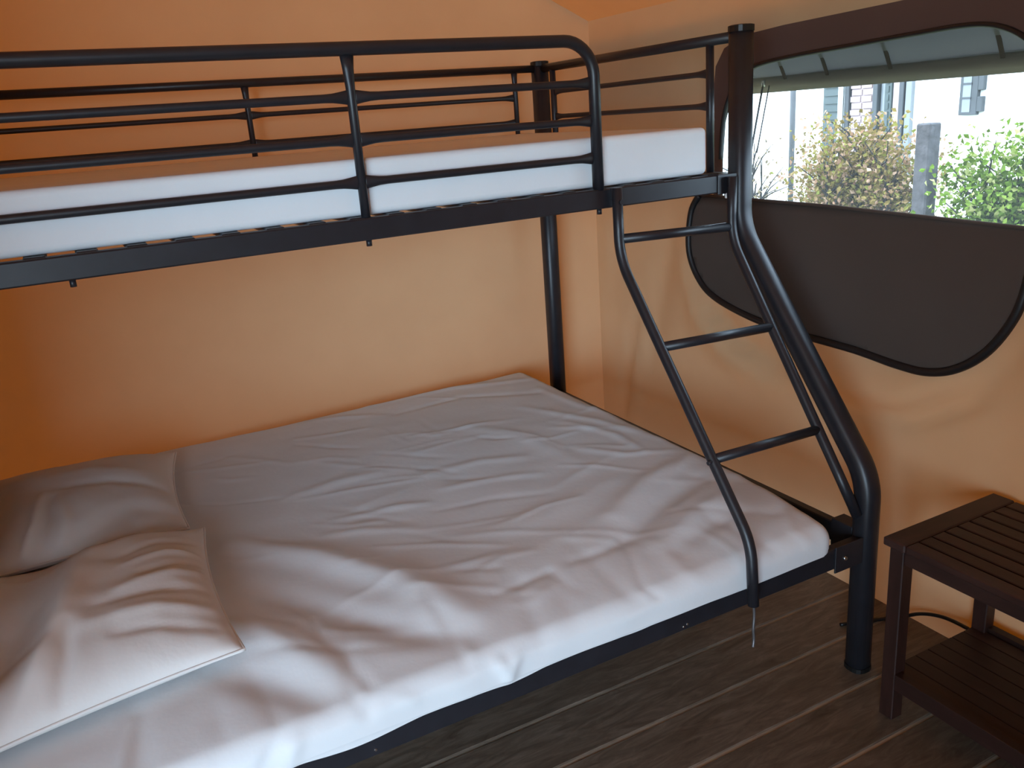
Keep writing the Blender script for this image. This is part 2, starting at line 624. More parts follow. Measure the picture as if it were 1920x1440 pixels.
IP_X, IP_Y = -1.75, -3.25  # free edge of an added partition that shades the right wall and table
for i in range(25):
    x = IP_X + (XR - IP_X) * i / 24
    for k in range(21):
        z = -0.02 + (roof_z(x) + 0.01) * k / 20
        V.append((x, IP_Y + (wall_noise((x, 7, z), 0.008) if 0 < i < 24 else 0), z))
for i in range(24):
    for k in range(20):
        a = i * 21 + k
        F.append([a, a + 1, a + 22, a + 21])
o = mk('light_blocker_inner', V, F, CANVAS, smooth=True)
tag(o, 'added unseen canvas partition behind the viewer blocking light to the right wall', 'wall', kind='structure')
ceil = thing('ceiling', (RIDGE_X, -1.6, EAVE), 'sloping canvas roof of the tent', 'roof', kind='structure')
for side, xe in ((1, XR), (-1, XL)):
    V, F = [], []
    n, m = 24, 50
    for i in range(n + 1):
        x = RIDGE_X + (xe - RIDGE_X) * i / n
        for j in range(m + 1):
            y = YB + 0.03 + (FRONT_Y - YB - 0.03) * j / m
            s = min(1, i / 4, (n - i) / 4, j / 4, (m - j) / 4)
            V.append((x, y, roof_z(x) + s * (-0.012 + wall_noise((x, y, 5), 0.012))))
    for i in range(n):
        for j in range(m):
            a = i * (m + 1) + j
            F.append([a, a + 1, a + m + 2, a + m + 1])
    mk('roof_panel', V, F, CANVAS, ceil, smooth=True)
# ------------------------------------------------------------------ window
win = thing('window_1', (XR, -1.1, 0.7), 'tent window with insect screen and lowered dark flap', 'window', kind='structure')
pts2, edges2 = [], []
add_loop(OUTER)
add_loop(INNER)
rv, re_, rf, _, _, _ = delaunay_2d_cdt(pts2, edges2, [], 0, 1e-5)
V = [(XR, p[0], p[1]) for p in rv] + [(XR + 0.006, p[0], p[1]) for p in rv]
F = []
nb = len(rv)
for f in rf:
    c = (sum(rv[i][0] for i in f) / len(f), sum(rv[i][1] for i in f) / len(f))
    if inside(c, OUTER) and not inside(c, INNER):
        F.append(list(f)[::-1])
        F.append([i + nb for i in f])
mk('window_surround', V, F, BROWN_CANVAS, win)
V = [(XR + 0.003, p[0], p[1]) for p in INNER]
mk('insect_screen', V, [list(range(len(V)))], SCREEN, win)


def smooth_poly(pts, n=6):
    """Catmull-Rom through points."""
    P = [Vector(p) for p in pts]
    out = []
    for i in range(len(P) - 1):
        p0, p1, p2, p3 = P[max(i - 1, 0)], P[i], P[i + 1], P[min(i + 2, len(P) - 1)]
        for k in range(n):
            t = k / n
            out.append(0.5 * ((2 * p1) + (-p0 + p2) * t + (2 * p0 - 5 * p1 + 4 * p2 - p3) * t * t + (-p0 + 3 * p1 - 3 * p2 + p3) * t ** 3))
    out.append(P[-1])
    return out


zp = smooth_poly([(XR - 0.004, y, z) for y, z in INNER[1:-1]])
sweep('zip_edge', zp, 0.008, ZIP, win, rv=0.006, segs=8)

FL = [(-0.513, 1.108), (-0.478, 1.048), (-0.478, 0.925), (-0.528, 0.833), (-0.613, 0.783), (-0.784, 0.747), (-0.959, 0.73), (-1.151, 0.722),
      (-1.288, 0.712), (-1.382, 0.714), (-1.460, 0.740), (-1.532, 0.794), (-1.585, 0.868), (-1.612, 0.945), (-1.618, 1.084)]


def flap_x(y, z):
    t = max(0, min(1, (1.1 - z) / 0.39))
    return XR - 0.014 - 0.018 * math.sin(math.pi * t) - 0.006 * math.sin(9 * y + 3 * z) * t


flp = [(p.x, p.y) for p in smooth_poly([(a, b, 0) for a, b in FL], 4)]
pts2, edges2 = [], []
add_loop(flp)
for i in range(40):
    for j in range(16):
        p = (-0.49 - 1.13 * i / 40, 0.72 + 0.38 * j / 16)
        if inside(p, flp):
            pts2.append(Vector(p))
rv, re_, rf, _, _, _ = delaunay_2d_cdt(pts2, edges2, [], 0, 1e-5)
F = []
for f in rf:
    c = (sum(rv[i][0] for i in f) / len(f), sum(rv[i][1] for i in f) / len(f))
    if inside(c, flp):
        F.append(list(f)[::-1])
V = [(flap_x(p[0], p[1]), p[0], p[1]) for p in rv]
fo = mk('window_flap', V, F, FLAP, win, smooth=True)
md = fo.modifiers.new('thick', 'SOLIDIFY')
md.thickness = 0.003
tag(fo, 'dark grey flap lowered over the bottom of the window')
zp = smooth_poly([(flap_x(y, z) - 0.002, y, z) for y, z in FL[:]])
sweep('flap_piping', zp, 0.011, ZIP, win, rv=0.011, segs=8)
sweep('flap_fold', [(flap_x(FL[0][0], 1.1) - 0.002, FL[0][0], FL[0][1]), (XR - 0.018, -1.05, 1.102), (XR - 0.016, FL[-1][0], FL[-1][1])], 0.005, FLAP, win, segs=8)

# ------------------------------------------------------------------ bunk bed
bed = thing('bunk_bed', (-1.0, -0.72, 0.0), 'black metal bunk bed with a wide lower bunk and ladder', 'bed')
HX = -2.02                               # head end
FW, LW = 1.0, 1.4456                     # upper and lower front planes
PR = 0.028
ZT = 1.562
for xx in (0.0, HX):
    sweep('post', [(xx, 0, 0), (xx, 0, ZT)], PR, METAL, bed, segs=16, power=2.6, up=(1, 0, 0))
    mid = fillet([(xx, -LW, 0), (xx, -LW, 0.520), (xx, -FW, 1.075), (xx, -FW, ZT)], [0.16, 0.16], 9)
    sweep('bent_post', mid, PR, METAL, bed, segs=16, power=2.6, up=(1, 0, 0))
    for yy, zt in ((0, ZT), (-FW, ZT)):
        v, f = sweep_vf([(xx, yy, zt - 0.012), (xx, yy, zt + 0.002), (xx, yy, zt + 0.004)], [PR + 0.0015, PR + 0.0015, PR - 0.004], None, 16, 2.6, (1, 0, 0))
        mk('post_cap', v, f, RUBBER, bed)
    for yy in (0, -LW):
        v, f = sweep_vf([(xx, yy, 0.0), (xx, yy, 0.012)], PR + 0.002, None, 16, 2.6, (1, 0, 0))
        mk('foot_cap', v, f, RUBBER, bed)
    # end frame of the top bunk
    sweep('end_bar', [(xx, -0.02, 1.541), (xx, -FW + 0.02, 1.541)], 0.0135, METAL, bed)
    for yy in (-0.085, -0.885):
        sweep('end_upright', [(xx, yy, 1.21), (xx, yy, 1.535)], 0.0105, METAL, bed)
    for zz in (1.4617, 1.3814):
        flared('end_bar', (xx, -0.094, zz), (xx, -0.876, zz), 0.0075, METAL, bed)
    box('end_rail', xx - 0.0125, xx + 0.0125, -FW + 0.02, -0.02, 1.170, 1.213, METAL, bed, 0.003)
    box('end_rail', xx - 0.0125, xx + 0.0125, -LW + 0.02, -0.02, 0.321, 0.375, METAL, bed, 0.003)
# side rails
for yy in (0.0, -FW):
    box('side_rail', HX, 0.0, yy - 0.0125, yy + 0.0125, 1.171, 1.2162, METAL, bed, 0.003)
for yy in (0.0, -LW):
    box('side_rail', HX, 0.0, yy - 0.0125, yy + 0.0125, 0.321, 0.375, METAL, bed, 0.003)
# bracket plates where the rails meet the bent post
box('rail_bracket', -0.085, -0.02, -FW - 0.0165, -FW - 0.0120, 1.168, 1.2165, METAL, bed, 0.001)
box('rail_bracket', -0.115, -0.02, -LW - 0.0165, -LW - 0.0120, 0.312, 0.380, METAL, bed, 0.001)
box('rail_bracket', -0.022, 0.022, -LW + 0.02, -LW + 0.085, 0.312, 0.390, METAL, bed, 0.002)

# slats of the top bunk (their ends show above the rail)
sl = None
for i in range(23):
    x = -0.09 - 0.0845 * i
    if sl is None:
        v, f = box_vf(x - 0.019, x + 0.019, -FW - 0.006, 0.004, 1.208, 1.2185, 0.003)
        sl = mk('slat', v, f, METAL, bed)
    else:
        copy_part(sl, bed, (x, -FW / 2, 1.21325))
sl = None
for i in range(12):
    x = -0.14 - 0.16 * i
    if sl is None:
        v, f = box_vf(x - 0.03, x + 0.03, -LW, 0.0, 0.368, 0.3765, 0.002)
        sl = mk('slat', v, f, METAL, bed)
    else:
        copy_part(sl, bed, (x, -LW / 2, 0.37225))

# front guard rail
XE, XM = -0.4319, -1.0018
ZG = (1.4518, 1.3702, 1.2875)
g = thing('guard_rail', (-1.2, -FW, 1.2135), 'front guard rail of the top bunk', None)
g.parent = bed
g.location = Vector((-1.2, -FW, 1.2135)) - WPOS[bed.name]
XS = -1.93
hoop = fillet([(XE, -FW, 1.2135), (XE, -FW, 1.5416), (XS, -FW, 1.5416), (XS, -FW, 1.2135)], 0.075, 9)
sweep('guard_hoop', hoop, 0.0135, METAL, g, segs=14, up=(0, 1, 0))
for xm in (XM,):
    zs = [1.2135, 1.47, 1.505, 1.530]
    sweep('guard_upright', [(xm, -FW, z) for z in zs], [0.0095, 0.0095, 0.0115, 0.0145], METAL, g, rv=[0.0095, 0.0095, 0.008, 0.006], up=(0, 1, 0))
for zz in ZG:
    for a, b in ((XE - 0.010, XM + 0.006), (XM - 0.006, XS + 0.010)):
        flared('guard_bar', (a, -FW, zz), (b, -FW, zz), 0.0085, METAL, g)
for xm in (XE, XM, -1.56):
    sweep('guard_bolt', [(xm, -FW, 1.171), (xm, -FW, 1.158)], 0.006, METAL, g, segs=8, up=(0, 1, 0))
# rear guard rail
g2 = thing('guard_rail', (-1.0, 0, 1.2135), 'rear guard rail of the top bunk against the canvas', None)
g2.parent = bed
g2.location = Vector((-1.0, 0, 1.2135)) - WPOS[bed.name]
sweep('guard_bar', [(-0.02, 0, 1.542), (HX + 0.02, 0, 1.542)], 0.0125, METAL, g2)
XB = (-0.1015, -1.0036, -1.92)
for xb in XB:
    sweep('guard_upright', [(xb, 0, z) for z in (1.2135, 1.49, 1.515, 1.535)], [0.0085, 0.0085, 0.010, 0.012], METAL, g2, rv=[0.0085, 0.0085, 0.007, 0.006], up=(0, 1, 0))
for zz in (1.451, 1.3702, 1.2875):
    for a, b in ((XB[0] - 0.006, XB[1] + 0.006), (XB[1] - 0.006, XB[2] + 0.006)):
        flared('guard_bar', (a, 0, zz), (b, 0, zz), 0.0075, METAL, g2)

# ladder
lad = thing('ladder', (-0.22, -1.3, 0.33), 'bent black ladder up to the top bunk', None)
lad.parent = bed
lad.location = Vector((-0.22, -1.3, 0.33)) - WPOS[bed.name]
LL = [(-0.400, -1.030, 1.2175), (-0.400, -1.032, 1.052), (-0.392, -1.478, 0.485), (-0.398, -1.494, 0.345)]
LR = [(-0.052, -1.030, 1.2100), (-0.052, -1.026, 1.058), (-0.062, -1.420, 0.525), (-0.035, -1.448, 0.435)]
sweep('ladder_side', fillet(LL, [0.16, 0.16], 8), 0.0125, METAL, lad, segs=14, up=(1, 0, 0))
sweep('ladder_side', fillet(LR, [0.16, 0.10], 8), 0.0125, METAL, lad, segs=14, up=(1, 0, 0))


def on(path, z):
    for a, b in zip(path[:-1], path[1:]):
        if min(a[2], b[2]) <= z <= max(a[2], b[2]):
            t = (z - a[2]) / (b[2] - a[2])
            return Vector(a).lerp(Vector(b), t)


for zl, zr in ((1.098, 1.085), (0.862, 0.850), (0.640, 0.628)):
    a, b = on(LL, zl), on(LR, zr)
    sweep('rung', [a, b], 0.0115, METAL, lad, segs=12)
sweep('ladder_bolt', [(-0.399, -1.042, 1.185), (-0.399, -1.0475, 1.185)], 0.006, METAL, lad, segs=8)
sweep('ladder_bolt', [(-0.400, -1.362, 0.640), (-0.413, -1.364, 0.638)], 0.005, METAL, lad, segs=8)
box('ladder_hook', -0.408, -0.392, -1.025, -1.012, 1.19, 1.216, METAL, lad, 0.001)
tie = sweep('tie_wire', smooth_poly([(-0.397, -1.494, 0.345), (-0.396, -1.495, 0.318), (-0.400, -1.497, 0.290), (-0.398, -1.497, 0.262), (-0.403, -1.500, 0.245)]), 0.0035, GREYSTEEL, lad, segs=6)
tag(tie, 'thin grey wire hanging from the ladder foot')
# bolts
for x, y, z in ((-0.085, -LW - 0.0165, 0.345),):
    b = sweep('bolt', [(x, y, z), (x, y - 0.004, z)], [0.0065, 0.005], STEEL, bed, segs=10)
    tag(b, 'bright round bolt head')
for x, z in ((-0.55, 0.335), (-0.56, 0.332), (-1.25, 0.335)):
    sweep('bolt', [(x, -LW - 0.0125, z), (x, -LW - 0.0145, z)], [0.003, 0.0025], STEEL, bed, segs=8)
box('rail_clip', -0.060, -0.050, -1.02, -1.01, 1.156, 1.170, PIPE, bed, 0.002)

# ------------------------------------------------------------------ mattresses
v, f = box_vf(-1.985, -0.092, -0.985, -0.045, 1.2187, 1.3335, 0.014, 4)
um = mk('mattress', v, f, MATTRESS, smooth=True)
tag(um, 'bare white mattress on the top bunk', 'mattress')
um.data.polygons.foreach_set('use_smooth', [len(p.vertices) == 4 and p.area < 0.05 for p in um.data.polygons])

v, f = box_vf(-1.97, -0.165, -1.40, 0.015, 0.3768, 0.418, 0.012, 3)
lm = mk('mattress', v, f, MATTRESS, smooth=False)
tag(lm, 'wide mattress on the lower bunk under a white sheet', 'mattress')

CREASES = [
    ([(-1.348, -0.770, 0.473), (-1.189, -0.945, 0.473), (-1.063, -1.160, 0.473), (-1.006, -1.335, 0.473)], 0.020, 0.045),
    ([(-1.346, -1.003, 0.473), (-1.211, -1.218, 0.473), (-1.126, -1.325, 0.473), (-1.033, -1.394, 0.473)], -0.016, 0.038),
    ([(-1.505, -0.970, 0.473), (-1.380, -1.171, 0.473), (-1.301, -1.346, 0.473), (-1.277, -1.417, 0.473)], 0.015, 0.038),
    ([(-1.457, -1.261, 0.473), (-1.379, -1.349, 0.473), (-1.298, -1.438, 0.473)], -0.014, 0.04),
    ([(-1.115, -0.774, 0.473), (-0.952, -0.793, 0.473), (-0.876, -0.822, 0.473)], 0.004, 0.014),
    ([(-1.160, -0.839, 0.473), (-1.062, -0.868, 0.473), (-0.962, -0.931, 0.473)], 0.004, 0.016),
    ([(-0.805, -0.651, 0.473), (-0.647, -0.663, 0.473), (-0.536, -0.714, 0.473)], 0.004, 0.02),
    ([(-0.807, -0.767, 0.473), (-0.674, -0.786, 0.473), (-0.556, -0.840, 0.473)], 0.004, 0.016),
    ([(-1.172, -0.571, 0.473), (-1.021, -0.556, 0.473), (-0.916, -0.567, 0.473)], 0.004, 0.022),
    ([(-0.331, -0.334, 0.473), (-0.210, -0.602, 0.473), (-0.149, -0.846, 0.473)], 0.005, 0.018),
    ([(-0.294, -0.547, 0.473), (-0.234, -0.724, 0.473), (-0.241, -0.893, 0.473)], 0.005, 0.015),
    ([(-0.372, -0.765, 0.473), (-0.299, -0.873, 0.473), (-0.183, -0.938, 0.473)], 0.005, 0.015),
    ([(-0.749, 0.025, 0.473), (-0.448, 0.02, 0.473), (-0.152, -0.087, 0.473)], 0.004, 0.018),
    ([(-0.703, -0.118, 0.473), (-0.460, -0.104, 0.473), (-0.214, -0.236, 0.473)], -0.004, 0.016),
    ([(-0.193, -0.199, 0.473), (-0.174, -0.450, 0.473), (-0.112, -0.663, 0.473)], 0.004, 0.016),
    ([(-0.570, -0.386, 0.473), (-0.456, -0.565, 0.473), (-0.426, -0.823, 0.473)], 0.004, 0.03),
    ([(-0.841, -1.067, 0.473), (-0.664, -1.059, 0.473), (-0.424, -1.004, 0.473)], 0.004, 0.04),
    ([(-0.921, -1.309, 0.473), (-0.846, -1.297, 0.473), (-0.785, -1.292, 0.473)], -0.006, 0.013),
    ([(-0.785, -1.292, 0.473), (-0.778, -1.357, 0.473), (-0.750, -1.415, 0.473)], -0.006, 0.013),
    ([(-0.908, -1.354, 0.473), (-0.852, -1.364, 0.473), (-0.791, -1.335, 0.473)], 0.006, 0.013),
    ([(-0.727, -1.285, 0.473), (-0.644, -1.285, 0.473), (-0.561, -1.268, 0.473)], -0.005, 0.015),
    ([(-0.573, -1.275, 0.473), (-0.402, -1.178, 0.473), (-0.240, -1.122, 0.473)], -0.016, 0.038),
    ([(-0.445, -1.351, 0.473), (-0.351, -1.322, 0.473), (-0.284, -1.319, 0.473)], -0.010, 0.025),
    ([(-0.529, -1.158, 0.473), (-0.359, -1.054, 0.473), (-0.184, -1.009, 0.473)], 0.010, 0.03),
    ([(-0.508, -1.337, 0.473), (-0.377, -1.268, 0.473), (-0.250, -1.235, 0.473)], 0.008, 0.025),
    ([(-0.249, -1.362, 0.473), (-0.160, -1.357, 0.473), (-0.111, -1.393, 0.473)], -0.005, 0.02),
    # creases on the hanging side
    ([(-1.026, -1.450, 0.470), (-1.006, -1.475, 0.445), (-0.981, -1.475, 0.385)], 0.012, 0.013),
    ([(-0.939, -1.470, 0.455), (-0.962, -1.475, 0.421), (-0.979, -1.475, 0.381)], 0.009, 0.013),
    ([(-1.286, -1.420, 0.472), (-1.258, -1.470, 0.460), (-1.216, -1.475, 0.435)], -0.010, 0.012),
    ([(-1.270, -1.440, 0.472), (-1.222, -1.475, 0.450), (-1.171, -1.475, 0.412)], 0.008, 0.014),
    ([(-0.545, -1.400, 0.470), (-0.520, -1.440, 0.465), (-0.503, -1.470, 0.455)], -0.006, 0.011),
    ([(-0.520, -1.400, 0.470), (-0.500, -1.440, 0.465), (-0.486, -1.470, 0.455)], 0.005, 0.010),
    ([(-1.388, -1.465, 0.465), (-1.412, -1.475, 0.440), (-1.438, -1.475, 0.398)], -0.009, 0.013),
    ([(-1.361, -1.465, 0.465), (-1.377, -1.475, 0.435), (-1.400, -1.475, 0.380)], 0.007, 0.014),
    ([(-0.504, -1.475, 0.446), (-0.615, -1.475, 0.434), (-0.709, -1.475, 0.405)], 0.003, 0.014),
    ([(-1.142, -1.475, 0.457), (-1.096, -1.475, 0.424), (-1.048, -1.475, 0.368)], 0.004, 0.03),
    ([(-1.60, -1.470, 0.460), (-1.62, -1.475, 0.420), (-1.63, -1.475, 0.370)], 0.008, 0.02),
]
rnd_s = random.Random(5)
for q_ in range(70):                      # fine irregular puckers in the cotton
    fx, fy = rnd_s.uniform(-1.35, -0.16), rnd_s.uniform(-1.40, -0.02)
    ang = rnd_s.gauss(-0.45, 0.45)
    ln = rnd_s.uniform(0.05, 0.16)
    dx_, dy_ = math.cos(ang) * ln, math.sin(ang) * ln
    bx_, by_ = rnd_s.uniform(-.02, .02), rnd_s.uniform(-.02, .02)
    CREASES.append(([(fx - dx_, fy - dy_, 0.472), (fx + bx_, fy + by_, 0.472), (fx + dx_, fy + dy_, 0.472)],
                    rnd_s.choice((-1, 1, 1)) * rnd_s.uniform(0.0012, 0.0032), rnd_s.uniform(0.007, 0.016)))
for q_ in range(16):                      # puckers running over the front edge
    fx = -1.75 + 1.6 * (q_ + rnd_s.random()) / 16
    y_in = rnd_s.uniform(-1.36, -1.20)
    zb_ = rnd_s.uniform(0.40, 0.44)
    CREASES.append(([(fx + rnd_s.uniform(-.05, .08), y_in, 0.462), (fx, -1.43, 0.440), (fx + rnd_s.uniform(-.03, .03), -1.468, zb_)],
                    rnd_s.choice((-1, 1)) * rnd_s.uniform(0.002, 0.006), rnd_s.uniform(0.010, 0.024)))
CREASES = prep(CREASES)
SX0, SX1, SY0, SY1, SZ = -1.99, -0.124, -1.468, 0.045, 0.4726
SR = 0.036


def sheet_point(qx, qy, nx, ny, s, hem):
    if s <= SR * math.pi / 2:
        a = s / SR
        hz, vz = SR * math.sin(a), -SR * (1 - math.cos(a))
        nh, nv = math.sin(a), math.cos(a)
    else:
        d = s - SR * math.pi / 2
        hz, vz = SR - (0.04 + 0.66 * max(0, nx)) * max(0, d - (0.035 - 0.03 * max(0, nx))), -SR - d
        nh, nv = 1.0, 0.0
    x, y, z = qx + nx * hz, qy + ny * hz, SZ + vz
    # soft front edge: the top slopes away towards the front
    t = max(0.0, min(1.0, (-1.14 - y) / 0.33))
    z -= 0.034 * t * t * (1.0 if vz > -0.06 else max(0, 1 - (-0.06 - vz) / 0.04))
    h = ridge_eval((x, y, z), CREASES)
    P = Vector((x * 3.0, y * 3.0, z * 3.0))
    h += 0.004 * noise.noise(P) + 0.0016 * noise.noise(Vector((x * 9 + y * 4, y * 14 - x * 3, z * 6)))
    if nv > 0.5:
        # broad hollow in the middle of the mattress
        h -= 0.008 * math.exp(-(((x + 1.0) / 0.5) ** 2 + ((y + 0.9) / 0.4) ** 2))
    return (x + nx * nh * h, y + ny * nh * h, z + nv * h)


def hem_z(x, y):
    if y < -1.3:
        t = max(0, min(1, (-0.45 - x) / 0.85))
        hz = 0.376 - 0.010 * t * t + 0.004 * math.sin(x * 21) + 0.005 * noise.noise(Vector((x * 9, 0, 3)))
        if x > -0.30:
            hz += 0.02 * ((x + 0.30) / 0.2) ** 2
        return hz
    return 0.384


qx0, qx1, qy0, qy1 = SX0 + SR, SX1 - SR, SY0 + SR, SY1 - SR
NX, NY = 230, 190
V, F = [], []
for i in range(NX + 1):
    for j in range(NY + 1):
        V.append(sheet_point(qx0 + (qx1 - qx0) * i / NX, qy0 + (qy1 - qy0) * j / NY, 0, 0, 0, 0))
for i in range(NX):
    for j in range(NY):
        a = i * (NY + 1) + j
        F.append([a, a + NY + 1, a + NY + 2, a + 1])
rim = []
for i in range(NX + 1):
    rim.append((qx0 + (qx1 - qx0) * i / NX, qy0, 0, -1))
for k in range(1, 8):
    a = -math.pi / 2 + math.pi / 2 * k / 8
    rim.append((qx1, qy0, math.cos(a), math.sin(a)))
for j in range(NY + 1):
    rim.append((qx1, qy0 + (qy1 - qy0) * j / NY, 1, 0))
for k in range(1, 8):
    a = math.pi / 2 * k / 8
    rim.append((qx1, qy1, math.cos(a), math.sin(a)))
for i in range(NX, -1, -1):
    rim.append((qx0 + (qx1 - qx0) * i / NX, qy1, 0, 1))
for k in range(1, 8):
    a = math.pi / 2 + math.pi / 2 * k / 8
    rim.append((qx0, qy1, math.cos(a), math.sin(a)))
for j in range(NY, -1, -1):
    rim.append((qx0, qy0 + (qy1 - qy0) * j / NY, -1, 0))
for k in range(1, 8):
    a = math.pi + math.pi / 2 * k / 8
    rim.append((qx0, qy0, math.cos(a), math.sin(a)))
KR = 22
base = len(V)
for x, y, nx, ny in rim:
    smax = SR * math.pi / 2 + (SZ - SR - hem_z(x, y))
    for k in range(KR + 1):
        V.append(sheet_point(x, y, nx, ny, smax * k / KR, 0))
n = len(rim)
for i in range(n):
    a, b = base + i * (KR + 1), base + ((i + 1) % n) * (KR + 1)
    for k in range(KR):
        F.append([a + k, a + k + 1, b + k + 1, b + k])
bm = bmesh.new()
bv = [bm.verts.new(p) for p in V]
for fc in F:
    try:
        bm.faces.new([bv[i] for i in fc])
    except ValueError:
        pass
bmesh.ops.remove_doubles(bm, verts=bm.verts, dist=2e-5)
bmesh.ops.recalc_face_normals(bm, faces=bm.faces)
me_v = [tuple(p.co) for p in bm.verts]
bm.verts.index_update()
me_f = [[p.index for p in fc.verts] for fc in bm.faces]
bm.free()
sh = mk('bed_sheet', me_v, me_f, SHEET, smooth=True)
tag(sh, 'creased white sheet stretched over the lower mattress', 'sheet')


# ------------------------------------------------------------------ pillows
def pillow(name, corners, zc, thick, creases, label, seed, flange=0.012):
    """corners: near-left, near-right, far-right, far-left in plan (x, y, z)."""
    C = [Vector(c) for c in corners]
    N = 72
    V, F = [], []
    for side in (1, -1):
        for i in range(N + 1):
            for j in range(N + 1):
                u, w = i / N * 2 - 1, j / N * 2 - 1
                # mid-edges are drawn in, so the corners stand out
                uu = u * (1 - 0.07 * (1 - w * w) * abs(u) ** 3)
                ww = w * (1 - 0.06 * (1 - u * u) * abs(w) ** 3)
                a, b = (uu + 1) / 2, (ww + 1) / 2
                P = C[0] * (1 - a) * (1 - b) + C[1] * a * (1 - b) + C[2] * a * b + C[3] * (1 - a) * b
                e = (max(0, 1 - abs(u) ** 2.6) * max(0, 1 - abs(w) ** 2.6)) ** 0.62
                h = thick * e
                if side == 1:
                    q = Vector((P.x, P.y, zc))
                    h += min(1, e * 4) * ridge_eval((q.x, q.y, zc), creases)
                    h += min(1, e * 3) * (0.006 * noise.noise(Vector((P.x * 9, P.y * 9, seed))) + 0.003 * noise.noise(Vector((P.x * 25, P.y * 18, seed))))
                    z = P.z + 0.004 + h * 0.66
                else:
                    z = P.z - 0.001 - min(h * 0.34, 0.016)
                V.append((P.x, P.y, z))
    M = (N + 1) ** 2
    for i in range(N):
        for j in range(N):
            a = i * (N + 1) + j
            F.append([a, a + N + 1, a + N + 2, a + 1])
            F.append([M + a, M + a + 1, M + a + N + 2, M + a + N + 1])
    ring = [i * (N + 1) for i in range(N)] + [N * (N + 1) + j for j in range(N)] + [i * (N + 1) + N for i in range(N, 0, -1)] + [j for j in range(N, 0, -1)]
    for k in range(len(ring)):
        a, b = ring[k], ring[(k + 1) % len(ring)]
        F.append([a, M + a, M + b, b])
    o = mk(name, V, F, PILLOW, smooth=True)
    tag(o, label, 'pillow', 'white pillows on the lower bunk')
    hem = [V[i] for i in ring] + [V[ring[0]]]
    s = sweep('pillow_seam', [(x, y, z - 0.002) for x, y, z in hem], 0.0035, PILLOW, o, segs=6)
    return o


CA = [([(-1.80, -0.30, 0.55), (-1.62, -0.34, 0.55), (-1.46, -0.42, 0.55)], 0.012, 0.04),
      ([(-1.80, -0.72, 0.55), (-1.755, -0.60, 0.55), (-1.735, -0.43, 0.55)], 0.024, 0.014),
      ([(-1.71, -0.70, 0.55), (-1.69, -0.60, 0.55), (-1.70, -0.48, 0.55)], 0.016, 0.014),
      ([(-1.755, -0.66, 0.55), (-1.725, -0.57, 0.55), (-1.715, -0.47, 0.55)], -0.016, 0.012),
      ([(-1.88, -0.64, 0.55), (-1.85, -0.50, 0.55), (-1.84, -0.36, 0.55)], -0.050, 0.050),
      ([(-1.72, -0.40, 0.55), (-1.58, -0.43, 0.55), (-1.44, -0.50, 0.55)], -0.012, 0.018),
      ([(-1.66, -0.66, 0.55), (-1.55, -0.60, 0.55), (-1.44, -0.62, 0.55)], -0.014, 0.03)]
CA = prep(CA)
pillow('pillow', [(-1.96, -0.70, 0.506), (-1.435, -0.685, 0.503), (-1.395, -0.115, 0.503), (-1.97, -0.06, 0.504)], 0.55, 0.115, CA,
       'white pillow lying against the canvas wall', 3.0)
CB = [([(-1.44, -0.80, 0.55), (-1.54, -0.80, 0.55), (-1.64, -0.88, 0.55)], 0.010, 0.022),
      ([(-1.43, -0.86, 0.55), (-1.52, -0.87, 0.55), (-1.60, -0.93, 0.55)], -0.009, 0.013),
      ([(-1.44, -0.93, 0.55), (-1.50, -0.93, 0.55), (-1.58, -0.97, 0.55)], 0.009, 0.011),
      ([(-1.43, -0.97, 0.55), (-1.49, -0.985, 0.55), (-1.56, -1.02, 0.55)], -0.008, 0.010),
      ([(-1.43, -1.02, 0.55), (-1.50, -1.03, 0.55), (-1.60, -1.07, 0.55)], 0.008, 0.013),
      ([(-1.44, -1.09, 0.55), (-1.53, -1.09, 0.55), (-1.64, -1.11, 0.55)], -0.009, 0.014),
      ([(-1.45, -1.16, 0.55), (-1.54, -1.15, 0.55), (-1.66, -1.16, 0.55)], 0.009, 0.016),
      ([(-1.46, -1.22, 0.55), (-1.56, -1.20, 0.55), (-1.62, -1.20, 0.55)], -0.007, 0.012),
      ([(-1.650, -0.86, 0.55), (-1.685, -1.02, 0.55), (-1.705, -1.14, 0.55), (-1.74, -1.24, 0.55)], 0.030, 0.032),
      ([(-1.77, -0.82, 0.55), (-1.79, -0.98, 0.55), (-1.82, -1.12, 0.55), (-1.88, -1.22, 0.55)], -0.110, 0.075),
      ([(-1.72, -1.30, 0.55), (-1.70, -1.23, 0.55), (-1.69, -1.15, 0.55)], -0.016, 0.013),
      ([(-1.78, -1.32, 0.55), (-1.75, -1.25, 0.55), (-1.73, -1.19, 0.55)], 0.012, 0.016)]
CB = prep(CB)
pillow('pillow', [(-1.95, -1.375, 0.503), (-1.418, -1.275, 0.500), (-1.405, -0.735, 0.515), (-1.96, -0.72, 0.518)], 0.55, 0.125, CB,
       'white pillow nearer the front edge of the bed', 8.0)

